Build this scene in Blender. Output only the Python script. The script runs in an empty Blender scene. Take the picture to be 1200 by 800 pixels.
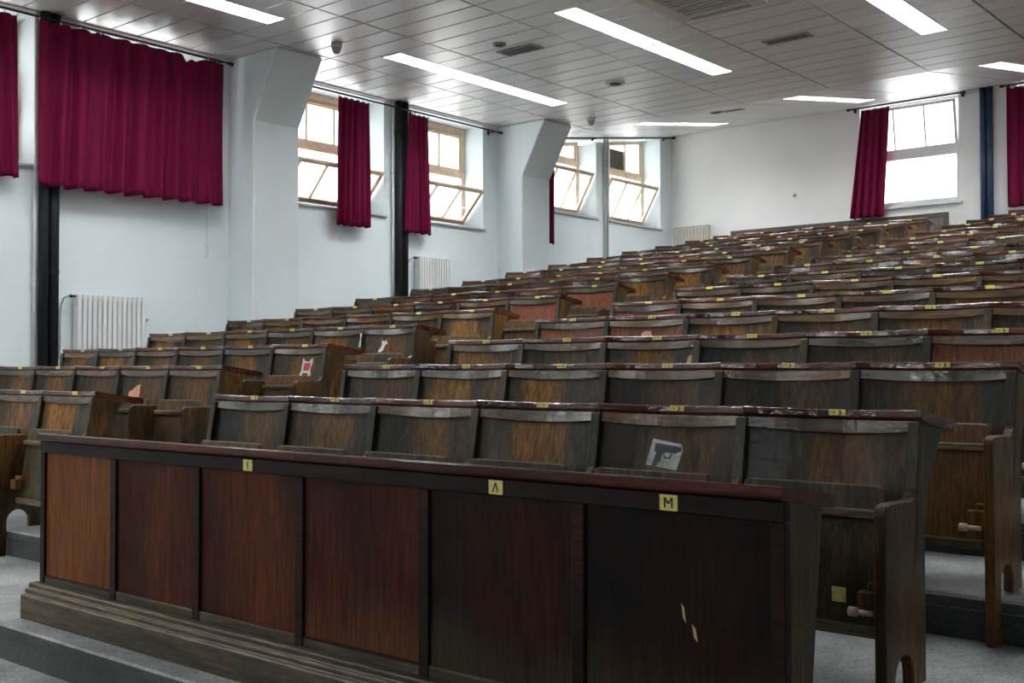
import bpy, bmesh, math, random
from mathutils import Vector, Matrix
random.seed(7)
C = bpy.context.scene.collection
ZO = 1.145                     # lower floor is z = 0, the eye is at z = 1.145
PI = math.pi

# ------------------------------------------------------------------ materials
def new_mat(name):
    m = bpy.data.materials.new(name); m.use_nodes = True
    nt = m.node_tree; nt.nodes.clear()
    out = nt.nodes.new('ShaderNodeOutputMaterial')
    return m, nt, out
def N(nt, t, **kw):
    n = nt.nodes.new(t)
    for k, v in kw.items():
        if k.startswith('i_'):
            key = k[2:]
            n.inputs[int(key) if key.isdigit() else key].default_value = v
        else: setattr(n, k, v)
    return n
def ramp(nt, stops, interp='LINEAR'):
    r = nt.nodes.new('ShaderNodeValToRGB'); e = r.color_ramp.elements
    r.color_ramp.interpolation = interp
    while len(e) < len(stops): e.new(0.5)
    for el, (p, c) in zip(e, stops):
        el.position = p; el.color = (*c, 1)
    return r
def mixc(nt, a, b, fac, mode='MIX'):
    m = nt.nodes.new('ShaderNodeMix'); m.data_type = 'RGBA'; m.blend_type = mode
    L = nt.links
    for sock, v in ((0, fac), (6, a), (7, b)):
        if isinstance(v, bpy.types.NodeSocket): L.new(v, m.inputs[sock])
        elif sock == 0: m.inputs[0].default_value = v
        else: m.inputs[sock].default_value = (*v, 1)
    return m.outputs[2]
def math_(nt, op, a, b=None, clamp=False):
    n = nt.nodes.new('ShaderNodeMath'); n.operation = op; n.use_clamp = clamp
    for i, v in enumerate((a, b)):
        if v is None: continue
        if isinstance(v, bpy.types.NodeSocket): nt.links.new(v, n.inputs[i])
        else: n.inputs[i].default_value = v
    return n.outputs[0]
def plain(name, col, rough=.5, metal=0., noise=0., nscale=8., spec=.5, coat=0., bump=0., bscale=200.):
    m, nt, out = new_mat(name); L = nt.links
    p = N(nt, 'ShaderNodeBsdfPrincipled'); L.new(p.outputs[0], out.inputs[0])
    p.inputs['Roughness'].default_value = rough; p.inputs['Metallic'].default_value = metal
    p.inputs['Specular IOR Level'].default_value = spec; p.inputs['Coat Weight'].default_value = coat
    tc = N(nt, 'ShaderNodeTexCoord')
    nz = N(nt, 'ShaderNodeTexNoise'); nz.inputs['Scale'].default_value = nscale; nz.inputs['Detail'].default_value = 5
    L.new(tc.outputs['Object'], nz.inputs['Vector'])
    r = ramp(nt, [(0.3, [c*(1-noise) for c in col]), (0.7, [min(1, c*(1+noise)) for c in col])])
    L.new(nz.outputs[0], r.inputs[0]); L.new(r.outputs[0], p.inputs['Base Color'])
    if bump:
        n2 = N(nt, 'ShaderNodeTexNoise'); n2.inputs['Scale'].default_value = bscale
        L.new(tc.outputs['Object'], n2.inputs['Vector'])
        b = N(nt, 'ShaderNodeBump'); b.inputs['Strength'].default_value = bump; b.inputs['Distance'].default_value = .002
        L.new(n2.outputs[0], b.inputs['Height']); L.new(b.outputs[0], p.inputs['Normal'])
    return m

def wood(name, dark, mid, warm, axis='Z', rough=.42, coat=.25, coat_r=.25, wear=0.0, warm_amt=.5, centre=0., scratch=.0, bumpy=.25, wave=0., spec=.5, mottle=.75, foot=None, cior=1.6):
    """varnished old oak: grain runs along axis; every object gets its own piece of grain from Object Info Random"""
    m, nt, out = new_mat(name); L = nt.links
    p = N(nt, 'ShaderNodeBsdfPrincipled'); L.new(p.outputs[0], out.inputs[0])
    tc = N(nt, 'ShaderNodeTexCoord'); oi = N(nt, 'ShaderNodeObjectInfo')
    rnd = oi.outputs['Random']
    w = math_(nt, 'MULTIPLY', rnd, 53.)
    def noise(scale, sc3, detail=6, rough_=.6, dist=0.):
        mp = N(nt, 'ShaderNodeMapping'); mp.inputs['Scale'].default_value = sc3
        L.new(tc.outputs['Object'], mp.inputs[0])
        n = N(nt, 'ShaderNodeTexNoise'); n.noise_dimensions = '4D'
        n.inputs['Scale'].default_value = scale; n.inputs['Detail'].default_value = detail
        n.inputs['Roughness'].default_value = rough_; n.inputs['Distortion'].default_value = dist
        L.new(mp.outputs[0], n.inputs['Vector']); L.new(w, n.inputs['W'])
        return n.outputs[0]
    st = {'X': (.05, 1, 1), 'Y': (1, .05, 1), 'Z': (1, 1, .05)}[axis]
    st3 = {'X': (.22, 1, 1), 'Y': (1, .22, 1), 'Z': (1, 1, .22)}[axis]
    st2 = {'X': (.35, 1, 1), 'Y': (1, .35, 1), 'Z': (1, 1, .35)}[axis]
    fine = noise(120., st, 4, .7)
    broad = noise(9., st2, 4, .55, .6)
    big = noise(2.6, st2, 3, .5, .3)
    r1 = ramp(nt, [(.3, dark), (.62, mid)]); L.new(broad, r1.inputs[0])
    col = r1.outputs[0]
    wf = N(nt, 'ShaderNodeMapRange'); wf.inputs[1].default_value = .44; wf.inputs[2].default_value = .64
    wf.inputs[3].default_value = 0; wf.inputs[4].default_value = warm_amt
    L.new(big, wf.inputs[0]); wfac = wf.outputs[0]
    if centre:
        sp = N(nt, 'ShaderNodeSeparateXYZ'); L.new(tc.outputs['Object'], sp.inputs[0])
        ax = math_(nt, 'ABSOLUTE', math_(nt, 'ADD', sp.outputs[0], math_(nt, 'MULTIPLY', math_(nt, 'SUBTRACT', rnd, .5), .16)))
        wob = math_(nt, 'MULTIPLY', math_(nt, 'SUBTRACT', broad, .5), .22)
        cm = N(nt, 'ShaderNodeMapRange'); cm.interpolation_type = 'SMOOTHSTEP'
        cm.inputs[1].default_value = .17; cm.inputs[2].default_value = .07; cm.inputs[3].default_value = 0; cm.inputs[4].default_value = centre
        L.new(math_(nt, 'ADD', ax, wob), cm.inputs[0])
        wfac = math_(nt, 'MULTIPLY', math_(nt, 'ADD', wfac, cm.outputs[0]), math_(nt, 'ADD', .35, math_(nt, 'MULTIPLY', rnd, .75)), True)
    col = mixc(nt, col, warm, wfac)
    mott = noise(30., st3, 5, .65, .8)
    mr = ramp(nt, [(.33, (.42, .43, .45)), (.5, (.95, .95, .95)), (.68, (1.7, 1.62, 1.5))]); L.new(mott, mr.inputs[0])
    col = mixc(nt, col, mr.outputs[0], mottle, 'MULTIPLY')
    fr = ramp(nt, [(.35, (.35, .35, .35)), (.62, (1.4, 1.4, 1.4))]); L.new(fine, fr.inputs[0])
    col = mixc(nt, col, fr.outputs[0], .85, 'MULTIPLY')
    tone = math_(nt, 'ADD', .75, math_(nt, 'MULTIPLY', rnd, .5))
    tn = N(nt, 'ShaderNodeCombineColor'); 
    for i in range(3): L.new(tone, tn.inputs[i])
    col = mixc(nt, col, tn.outputs[0], 1., 'MULTIPLY')
    if scratch:
        s = noise(70., st2, 8, .8, 1.5)
        sr = N(nt, 'ShaderNodeMapRange'); sr.inputs[1].default_value = .70; sr.inputs[2].default_value = .76
        sr.inputs[3].default_value = 0; sr.inputs[4].default_value = scratch
        L.new(s, sr.inputs[0])
        col = mixc(nt, col, (.45, .38, .28), sr.outputs[0])
    if foot:                                   # varnish kicked off along the foot of the panel
        sz = N(nt, 'ShaderNodeSeparateXYZ'); L.new(tc.outputs['Object'], sz.inputs[0])
        fm = N(nt, 'ShaderNodeMapRange'); fm.interpolation_type = 'SMOOTHSTEP'
        fm.inputs[1].default_value = .40; fm.inputs[2].default_value = .17; fm.inputs[3].default_value = 0; fm.inputs[4].default_value = .75
        L.new(math_(nt, 'ADD', sz.outputs[2], math_(nt, 'MULTIPLY', math_(nt, 'SUBTRACT', big, .5), .5)), fm.inputs[0])
        col = mixc(nt, col, mixc(nt, foot, fr.outputs[0], .7, 'MULTIPLY'), fm.outputs[0])
    L.new(col, p.inputs['Base Color'])
    rr = N(nt, 'ShaderNodeMapRange'); rr.inputs[1].default_value = .3; rr.inputs[2].default_value = .7
    rr.inputs[3].default_value = rough-.12; rr.inputs[4].default_value = rough+.15
    L.new(broad, rr.inputs[0]); L.new(rr.outputs[0], p.inputs['Roughness'])
    p.inputs['Coat Weight'].default_value = coat; p.inputs['Coat Roughness'].default_value = coat_r; p.inputs['Specular IOR Level'].default_value = spec; p.inputs['Coat IOR'].default_value = cior
    b = N(nt, 'ShaderNodeBump'); b.inputs['Strength'].default_value = bumpy; b.inputs['Distance'].default_value = .001
    L.new(fine, b.inputs['Height']); L.new(b.outputs[0], p.inputs['Normal'])
    if wave:
        b2 = N(nt, 'ShaderNodeBump'); b2.inputs['Strength'].default_value = wave; b2.inputs['Distance'].default_value = .01
        L.new(noise(34., (.5, 1, 1), 4, .55, 1.5), b2.inputs['Height'])
        L.new(b2.outputs[0], p.inputs['Coat Normal'])
    return m

M = {}
M['panel'] = wood('old oak back panel', (.008, .0075, .0065), (.052, .045, .031), (.23, .100, .018), 'Z', .48, .12, .15, centre=.85, warm_amt=.4, scratch=.45, spec=.22, wave=.08, mottle=.9)
M['panel_red'] = wood('reddish plywood panel', (.16, .038, .014), (.25, .068, .028), (.30, .095, .042), 'Z', .45, .15, .25, warm_amt=.5, mottle=.2, spec=.3)
M['rail'] = wood('oak top rail', (.011, .009, .006), (.072, .050, .026), (.20, .085, .020), 'X', .5, .8, .05, warm_amt=.6, scratch=.2, wave=.11, spec=.1, cior=1.8)
M['desk'] = wood('mahogany desk ledge', (.020, .0045, .0025), (.075, .015, .007), (.15, .040, .012), 'X', .5, 1., .05, warm_amt=.65, scratch=.1, wave=.15, spec=.1, cior=1.72)
M['desk_front'] = wood('dark red desk ledge', (.030, .004, .0025), (.075, .010, .006), (.12, .022, .010), 'X', .5, .35, .12, warm_amt=.5, scratch=.1, wave=.1, spec=.12)
M['support'] = wood('dark oak support', (.010, .007, .004), (.080, .048, .019), (.23, .10, .022), 'Z', .48, .12, .2, warm_amt=.75, scratch=.4, spec=.25)
M['stile'] = wood('blackened oak stile', (.008, .007, .005), (.052, .042, .029), (.11, .058, .020), 'Z', .48, .2, .2, warm_amt=.45, scratch=.25, spec=.25)
M['seat'] = wood('dark oak seat', (.015, .012, .008), (.085, .063, .035), (.19, .09, .022), 'Z', .5, .1, .3, warm_amt=.6, scratch=.3, spec=.25)
M['seat_brown'] = wood('brown oak seat', (.075, .036, .014), (.14, .068, .025), (.19, .09, .030), 'Z', .48, .1, .3, warm_amt=.6, mottle=.4, spec=.25)
M['batten'] = wood('worn oak batten', (.05, .038, .024), (.15, .115, .066), (.22, .14, .06), 'X', .5, .1, .3, warm_amt=.4, scratch=.5, spec=.3)
M['plinth'] = wood('worn dark plinth', (.020, .016, .011), (.075, .058, .036), (.13, .078, .036), 'X', .5, .1, .3, warm_amt=.4, scratch=.35, spec=.3)
M['front_dark'] = wood('dark front framing', (.004, .002, .0015), (.017, .007, .004), (.055, .013, .007), 'X', .5, .1, .2, warm_amt=.5, scratch=.2, spec=.12)
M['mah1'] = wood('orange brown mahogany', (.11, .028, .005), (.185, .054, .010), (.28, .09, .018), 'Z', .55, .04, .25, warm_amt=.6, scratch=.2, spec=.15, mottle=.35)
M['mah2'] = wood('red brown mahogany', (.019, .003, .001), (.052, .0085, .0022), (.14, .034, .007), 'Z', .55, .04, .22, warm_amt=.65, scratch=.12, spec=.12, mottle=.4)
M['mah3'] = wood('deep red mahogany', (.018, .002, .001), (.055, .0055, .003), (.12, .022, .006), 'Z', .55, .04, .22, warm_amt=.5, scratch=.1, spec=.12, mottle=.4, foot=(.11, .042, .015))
M['mah4'] = wood('falloff darkened mahogany', (.002, .001, .001), (.009, .0022, .0016), (.045, .009, .004), 'Z', .55, .04, .22, warm_amt=.5, scratch=.1, spec=.12, mottle=.6, foot=(.05, .036, .020))  # dark stain plus painted-in light falloff, for the right-hand panels
M['board_frame'] = wood('dark grey board frame', (.05, .042, .034), (.10, .085, .07), (.12, .09, .06), 'X', .5, .1, .3, warm_amt=.3)
M['wall_board'] = wood('grey brown board', (.13, .11, .092), (.21, .18, .15), (.23, .18, .14), 'Z', .5, .1, .3, warm_amt=.3)
M['ext_board'] = wood('brown weathered board', (.05, .03, .02), (.13, .08, .055), (.18, .11, .07), 'Z', .7, 0, .3, warm_amt=.4)
M['brass'] = plain('brass plate', (.74, .62, .20), .4, .2, .15, 60)
M['ink'] = plain('engraved dark', (.05, .04, .015), .6)
M['steel'] = plain('worn steel', (.5, .5, .5), .3, .9, .2, 30)
M['knob'] = plain('pale knob', (.55, .42, .33), .4, 0, .2, 30)
M['wall'] = plain('wall paint with daylight tint', (.69, .765, .785), .6, 0, .03, 1.6, .35, bump=.12, bscale=60)  # same paint as the back wall, bluish daylight tinted into it
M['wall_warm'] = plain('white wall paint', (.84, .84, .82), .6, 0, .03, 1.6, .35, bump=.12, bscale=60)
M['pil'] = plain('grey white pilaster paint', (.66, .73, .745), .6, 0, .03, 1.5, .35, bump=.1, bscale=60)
M['sill'] = plain('grey sill paint', (.45, .46, .47), .5)
M['frame'] = plain('cream window paint', (.80, .63, .46), .45, 0, .12, 14)
M['black'] = plain('black paint', (.010, .014, .017), .6, 0, .2, 10, .3)
M['flarepipe'] = plain('black paint with blue flare tint', (.012, .035, .085), .35, 0, .2, 10)  # a black pipe, with the blue of lens flare put into its colour
M['rod'] = plain('black rod', (.02, .018, .018), .4, .3)
M['whitepipe'] = plain('white pipe paint', (.66, .67, .66), .4)
M['greypipe'] = plain('grey pipe paint', (.42, .43, .43), .4)
M['radiator'] = plain('white radiator enamel', (.70, .71, .70), .3, 0, .03, 6)
M['plastic'] = plain('white plastic', (.72, .72, .70), .4)
M['cream_plastic'] = plain('cream plastic', (.55, .52, .46), .45)
M['dark'] = plain('dark void', (.025, .025, .025), .7)
M['vent'] = plain('vent grey', (.30, .30, .29), .5, .2)
M['paper'] = plain('white paper', (.80, .79, .76), .7, 0, .06, 40)
M['greypaper'] = plain('grey printed paper', (.50, .50, .47), .6, 0, .35, 25)
M['gun'] = plain('dark print', (.035, .042, .045), .5, 0, .4, 60)
M['redprint'] = plain('red print', (.62, .06, .09), .6, 0, .2, 50)
M['peach'] = plain('peach paper', (.85, .42, .27), .7, 0, .1, 30)
M['tan'] = plain('tan scrap', (.55, .38, .18), .7, 0, .1, 30)
M['cord'] = plain('pale cord', (.60, .58, .54), .7)
M['chalkboard'] = plain('dark chalkboard green', (.035, .05, .045), .6, 0, .15, 3)
M['soil'] = plain('dark gap', (.03, .03, .03), .8)

def concrete(name, base):
    m, nt, out = new_mat(name); L = nt.links
    p = N(nt, 'ShaderNodeBsdfPrincipled'); L.new(p.outputs[0], out.inputs[0]); p.inputs['Roughness'].default_value = .62
    tc = N(nt, 'ShaderNodeTexCoord')
    v = N(nt, 'ShaderNodeTexVoronoi'); v.inputs['Scale'].default_value = 130; L.new(tc.outputs['Object'], v.inputs['Vector'])
    n = N(nt, 'ShaderNodeTexNoise'); n.inputs['Scale'].default_value = 3.; n.inputs['Detail'].default_value = 7; L.new(tc.outputs['Object'], n.inputs['Vector'])
    r = ramp(nt, [(.3, [c*.55 for c in base]), (.62, [c*1.15 for c in base])]); L.new(n.outputs[0], r.inputs[0])
    sp = ramp(nt, [(0, (.45, .45, .45)), (.5, (.9, .9, .9)), (1, (1.4, 1.4, 1.4))])
    L.new(v.outputs['Color'], sp.inputs[0])
    L.new(mixc(nt, r.outputs[0], sp.outputs[0], .75, 'MULTIPLY'), p.inputs['Base Color'])
    b = N(nt, 'ShaderNodeBump'); b.inputs['Strength'].default_value = .3; b.inputs['Distance'].default_value = .003
    n2 = N(nt, 'ShaderNodeTexNoise'); n2.inputs['Scale'].default_value = 90; L.new(tc.outputs['Object'], n2.inputs['Vector'])
    L.new(n2.outputs[0], b.inputs['Height']); L.new(b.outputs[0], p.inputs['Normal'])
    return m
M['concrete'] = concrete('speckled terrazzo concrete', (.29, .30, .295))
M['riser'] = concrete('shaded grimy riser concrete', (.07, .075, .07))  # shade on the risers painted into the colour, along with grime

def ceiling_mat():
    m, nt, out = new_mat('glossy grey metal ceiling tile'); L = nt.links
    p = N(nt, 'ShaderNodeBsdfPrincipled'); L.new(p.outputs[0], out.inputs[0])
    p.inputs['Metallic'].default_value = .4
    tc = N(nt, 'ShaderNodeTexCoord')
    n = N(nt, 'ShaderNodeTexNoise'); n.inputs['Scale'].default_value = .6; n.inputs['Detail'].default_value = 1
    L.new(tc.outputs['Object'], n.inputs['Vector'])
    r = ramp(nt, [(.3, (.71, .70, .68)), (.7, (.75, .74, .72))]); L.new(n.outputs[0], r.inputs[0])
    L.new(r.outputs[0], p.inputs['Base Color'])
    rr = N(nt, 'ShaderNodeMapRange'); rr.inputs[3].default_value = .36; rr.inputs[4].default_value = .40
    L.new(n.outputs[0], rr.inputs[0]); L.new(rr.outputs[0], p.inputs['Roughness'])
    return m
M['ceil'] = ceiling_mat()

def curtain_mat():
    m, nt, out = new_mat('crimson curtain cloth'); L = nt.links
    p = N(nt, 'ShaderNodeBsdfPrincipled'); p.inputs['Roughness'].default_value = .75
    p.inputs['Specular IOR Level'].default_value = .15
    tr = N(nt, 'ShaderNodeBsdfTranslucent'); mx = N(nt, 'ShaderNodeMixShader'); mx.inputs[0].default_value = .10
    tc = N(nt, 'ShaderNodeTexCoord')
    n = N(nt, 'ShaderNodeTexNoise'); n.inputs['Scale'].default_value = 140; L.new(tc.outputs['Object'], n.inputs['Vector'])
    r = ramp(nt, [(.3, (.13, .003, .030)), (.7, (.18, .005, .045))]); L.new(n.outputs[0], r.inputs[0])
    L.new(r.outputs[0], p.inputs['Base Color']); tr.inputs[0].default_value = (.30, .02, .05, 1)
    L.new(p.outputs[0], mx.inputs[1]); L.new(tr.outputs[0], mx.inputs[2]); L.new(mx.outputs[0], out.inputs[0])
    return m
M['curtain'] = curtain_mat()

def glass_mat():
    m, nt, out = new_mat('window glass'); L = nt.links
    t = N(nt, 'ShaderNodeBsdfTransparent'); t.inputs[0].default_value = (.93, .95, .95, 1)
    g = N(nt, 'ShaderNodeBsdfGlossy'); g.inputs['Roughness'].default_value = .03
    lw = N(nt, 'ShaderNodeLayerWeight'); lw.inputs[0].default_value = .5
    fc = math_(nt, 'ADD', .04, math_(nt, 'MULTIPLY', math_(nt, 'POWER', lw.outputs['Facing'], 5.), .7), True)
    tcg = N(nt, 'ShaderNodeTexCoord'); ng = N(nt, 'ShaderNodeTexNoise'); ng.inputs['Scale'].default_value = 3
    L.new(tcg.outputs['Object'], ng.inputs['Vector'])
    rg = ramp(nt, [(.3, (.90, .93, .93)), (.7, (.95, .96, .95))]); L.new(ng.outputs[0], rg.inputs[0]); L.new(rg.outputs[0], t.inputs[0])
    mx = N(nt, 'ShaderNodeMixShader'); L.new(fc, mx.inputs[0]); L.new(t.outputs[0], mx.inputs[1]); L.new(g.outputs[0], mx.inputs[2])
    L.new(mx.outputs[0], out.inputs[0]); return m
M['glass'] = glass_mat()

def lamp_mat(name, col, s):
    m, nt, out = new_mat(name); L = nt.links
    e = N(nt, 'ShaderNodeEmission'); e.inputs[1].default_value = s
    tc = N(nt, 'ShaderNodeTexCoord'); n = N(nt, 'ShaderNodeTexNoise'); n.inputs['Scale'].default_value = 4
    L.new(tc.outputs['Object'], n.inputs['Vector'])
    r = ramp(nt, [(0, [c*.97 for c in col]), (1, col)]); L.new(n.outputs[0], r.inputs[0]); L.new(r.outputs[0], e.inputs[0])
    L.new(e.outputs[0], out.inputs[0]); return m
M['tube'] = lamp_mat('lit fluorescent diffuser', (.97, .99, 1.), 18.)
M['louver_blade'] = plain('grey louver blade', (.22, .22, .22), .35, .3)
M['louver'] = plain('white louver', (.85, .85, .84), .3, .1)

# ------------------------------------------------------------------ mesh helpers
def hexa(bm, p):      # 8 points: bottom loop 4, top loop 4
    v = [bm.verts.new(q) for q in p]
    for f in ((3, 2, 1, 0), (4, 5, 6, 7), (0, 1, 5, 4), (1, 2, 6, 5), (2, 3, 7, 6), (3, 0, 4, 7)):
        bm.faces.new([v[i] for i in f])
def box(bm, x0, x1, y0, y1, z0, z1):
    hexa(bm, [(x0, y0, z0), (x1, y0, z0), (x1, y1, z0), (x0, y1, z0), (x0, y0, z1), (x1, y0, z1), (x1, y1, z1), (x0, y1, z1)])
def prism_x(bm, pts, x0, x1):     # polygon in (y,z) extruded along x
    a = [bm.verts.new((x0, y, z)) for y, z in pts]; b = [bm.verts.new((x1, y, z)) for y, z in pts]
    n = len(pts)
    bm.faces.new(a); bm.faces.new(b[::-1])
    for i in range(n): bm.faces.new((a[i], b[i], b[(i+1) % n], a[(i+1) % n]))
def loft(bm, rings, closed=True):
    R = [[bm.verts.new(p) for p in r] for r in rings]; n = len(R[0])
    for a, b in zip(R, R[1:]):
        for i in range(n if closed else n-1):
            bm.faces.new((a[i], a[(i+1) % n], b[(i+1) % n], b[i]))
    if closed: bm.faces.new(R[0][::-1]); bm.faces.new(R[-1])
def tube(bm, pts, r, n=10):
    rings = []
    for i, p in enumerate(pts):
        p = Vector(p); a = Vector(pts[max(0, i-1)]); b = Vector(pts[min(len(pts)-1, i+1)])
        t = (b-a).normalized(); u = t.orthogonal().normalized()
        if rings: 
            u = (pu - t*pu.dot(t)).normalized()
        pu = u; v = t.cross(u)
        rings.append([p + (u*math.cos(2*PI*k/n) + v*math.sin(2*PI*k/n))*r for k in range(n)])
    loft(bm, rings)
def lathe(bm, prof, c, n=24):     # prof: (r,z)
    rings = []
    for r, z in prof:
        rings.append([(c[0]+r*math.cos(2*PI*k/n), c[1]+r*math.sin(2*PI*k/n), c[2]+z) for k in range(n)])
    loft(bm, rings)
def fin(bm, bevel=0., seg=1):
    bmesh.ops.recalc_face_normals(bm, faces=bm.faces)
    if bevel:
        ed = [e for e in bm.edges if len(e.link_faces) == 2 and e.calc_face_angle(0) > .6]
        bmesh.ops.bevel(bm, geom=ed, offset=bevel, segments=seg, affect='EDGES', clamp_overlap=True, profile=.5)
    return bm
def mesh(name, bm, smooth=False):
    me = bpy.data.meshes.new(name); bm.to_mesh(me); bm.free()
    if smooth:
        for p in me.polygons: p.use_smooth = True
    return me
def inst(name, me, mat=None, parent=None, loc=(0, 0, 0), sx=1.):
    o = bpy.data.objects.new(name, me); C.objects.link(o)
    if mat is not None:
        if len(me.materials) == 0: me.materials.append(mat)
        if me.materials[0] != mat:
            o.material_slots[0].link = 'OBJECT'; o.material_slots[0].material = mat
    o.location = loc; o.scale = (sx, 1, 1)
    if parent: o.parent = parent
    return o
def obj(name, bm, mat, parent=None, loc=(0, 0, 0), bevel=0., smooth=False, seg=1):
    fin(bm, bevel, seg)
    return inst(name, mesh(name, bm, smooth), M[mat] if isinstance(mat, str) else mat, parent, loc)
def tag(o, label, cat, group=None):
    o['label'] = label; o['category'] = cat
    if group: o['group'] = group
    return o
def thing(name, label, cat, loc=(0, 0, 0), group=None):
    o = bpy.data.objects.new(name, None); C.objects.link(o); o.location = loc; o.empty_display_size = .1
    return tag(o, label, cat, group)
def struct(name, bm, mat, bevel=0.):
    o = obj(name, bm, mat, None, bevel=bevel); o['kind'] = 'structure'; return o

# ------------------------------------------------------------------ measured layout (row ledges; z relative to the eye)
YR = [None, 3.071, 3.862, 4.65, 5.446, 6.257, 7.057, 7.844, 8.654, 9.485, 10.256, 11.083, 11.906, 12.718, 13.558, 14.379, 15.203]
ZR = [None, -.115, .024, .163, .31, .45, .592, .728, .869, 1.008, 1.157, 1.305, 1.456, 1.604, 1.747, 1.894, 2.042]
XL, XR, W = -8.729, -4.3865, .55
WR_ = .5447
XWALL, YBACK, ZC = -10.0, 16.05, 3.31
YBRK, SLOPE = 12.507, .1623
def ceil_z(y): return ZC + max(0, y-YBRK)*SLOPE + ZO
XRIGHT, YFRONT = 2.6, -8.0
EDGE = .196
def tread_z(r): return (ZR[r]-.888+ZO) if r <= 16 else ZR[16]-.744+ZO

# floor: tiers as one stepped solid
bm = bmesh.new()
edges = [2.10] + [YR[r]-EDGE for r in range(1, 17)]
prof = [(YFRONT-.3, -.3), (YFRONT-.3, 0), (edges[0]+.012, 0)]
for i, e in enumerate(edges):
    z = tread_z(i+1)
    prof += [(e+.012, z-.045), (e, z-.04), (e, z-.008), (e+.008, z)]
    nxt = edges[i+1]+.012 if i < 16 else YBACK+.4
    prof += [(nxt, z)]
prof += [(YBACK+.4, -.3)]
prism_x(bm, prof, XWALL-.5, XRIGHT+.3)
f = struct('floor', bm, 'concrete')
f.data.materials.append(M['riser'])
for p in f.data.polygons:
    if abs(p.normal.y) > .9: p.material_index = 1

# ------------------------------------------------------------------ walls
def wall_cells_left():
    bm = bmesh.new()
    x0, x1 = XWALL-.42, XWALL
    wins = [(-5.18, -3.76, 1.885), (-3.34, -1.93, 1.885), (-0.78, .64, 1.885), (1.06, 2.47, 1.885), (3.62, 5.04, 1.885), (5.46, 6.87, 1.885), (8.04, 9.45, 1.885), (9.88, 11.28, 1.885), (12.46, 13.89, 2.30), (14.25, 15.70, 2.30)]
    y = YFRONT-.3
    for (a, b, s) in wins:
        box(bm, x0, x1, y, a, -.3, 4.6)
        box(bm, x0, x1, a, b, -.3, s+ZO)
        ta, tb = top_open(a), top_open(b)
        hexa(bm, [(x0, a, ta), (x1, a, ta), (x1, b, tb), (x0, b, tb), (x0, a, 5.3), (x1, a, 5.3), (x1, b, 5.3), (x0, b, 5.3)])
        y = b
    box(bm, x0, x1, y, YBACK+.4, -.3, 5.3)
    return bm, wins
def top_open(y): return ceil_z(y) - .035
bm, WINS = wall_cells_left()
struct('wall_left', bm, 'wall')
bm = bmesh.new()
BW = [(-6.72, -5.28, 2.345), (-4.5, -3.1, 2.345)]
x = XWALL
for a, b, s in BW:
    box(bm, x, a, YBACK, YBACK+.42, -.3, 5.3)
    box(bm, a, b, YBACK, YBACK+.42, -.3, s+ZO)
    box(bm, a, b, YBACK, YBACK+.42, ceil_z(YBACK)-.02, 5.3)
    x = b
box(bm, x, XRIGHT+.3, YBACK, YBACK+.42, -.3, 5.3)
struct('wall_back', bm, 'wall_warm')
bm = bmesh.new(); box(bm, XRIGHT, XRIGHT+.3, YFRONT-.3, YBACK, -.3, 5.3); struct('wall_right', bm, 'wall')
FRW = [(-4.75, -2.95, .95, 3.75), (-9.2, -7.6, .95, 3.75)]
bm = bmesh.new(); x = XWALL
for a, b, z0, z1 in FRW[::-1]:
    box(bm, x, a, YFRONT-.3, YFRONT, -.3, 5.3); box(bm, a, b, YFRONT-.3, YFRONT, -.3, z0); box(bm, a, b, YFRONT-.3, YFRONT, z1, 5.3); x = b
box(bm, x, XRIGHT, YFRONT-.3, YFRONT, -.3, 5.3); struct('wall_front', bm, 'chalkboard')
def front_window(n, a, b, z0, z1):
    y0, y1 = YFRONT-.2, YFRONT-.14; m = .06
    wt = bpy.data.objects.new('window_%d' % n, None); C.objects.link(wt); wt['kind'] = 'structure'; wt.location = ((a+b)/2, YFRONT-.17, z0)
    bl = Vector(wt.location)
    def part(nm, bm, mat, bev=0.):
        bmesh.ops.translate(bm, verts=bm.verts, vec=-bl); return obj(nm, bm, mat, wt, bevel=bev)
    bm = bmesh.new(); c = (a+b)/2
    box(bm, a, b, y0, y1, z0, z0+m); box(bm, a, b, y0, y1, z1-m, z1); box(bm, a, a+m, y0, y1, z0+m, z1-m); box(bm, b-m, b, y0, y1, z0+m, z1-m); box(bm, c-m/2, c+m/2, y0, y1, z0+m, z1-m)
    part('window_frame', bm, 'frame', .004)
    for p, q in ((a+m, c-m/2), (c+m/2, b-m)):
        bm = bmesh.new(); box(bm, p, q, y0+.028, y0+.032, z0+m, z1-m); part('pane', bm, 'glass')
for i, q in enumerate(FRW): front_window(13+i, *q)

# pilasters with a raking haunch under the ceiling
for i, (ya, yb) in enumerate(((7.175, 7.775), (11.58, 12.18))):
    bm = bmesh.new()
    zb = tread_z(6 if i == 0 else 12) - .02
    pts = [(XWALL, zb), (-9.56, zb), (-9.56, 2.60+ZO), (-9.17, ZC+ZO-.004), (XWALL, ZC+ZO-.004)]
    a = [bm.verts.new((px, ya, pz)) for px, pz in pts]; b = [bm.verts.new((px, yb, pz)) for px, pz in pts]
    bm.faces.new(a); bm.faces.new(b[::-1])
    for k in range(5): bm.faces.new((a[k], b[k], b[(k+1) % 5], a[(k+1) % 5]))
    struct('trim_%d' % (i+1), bm, 'pil', .012)

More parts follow.
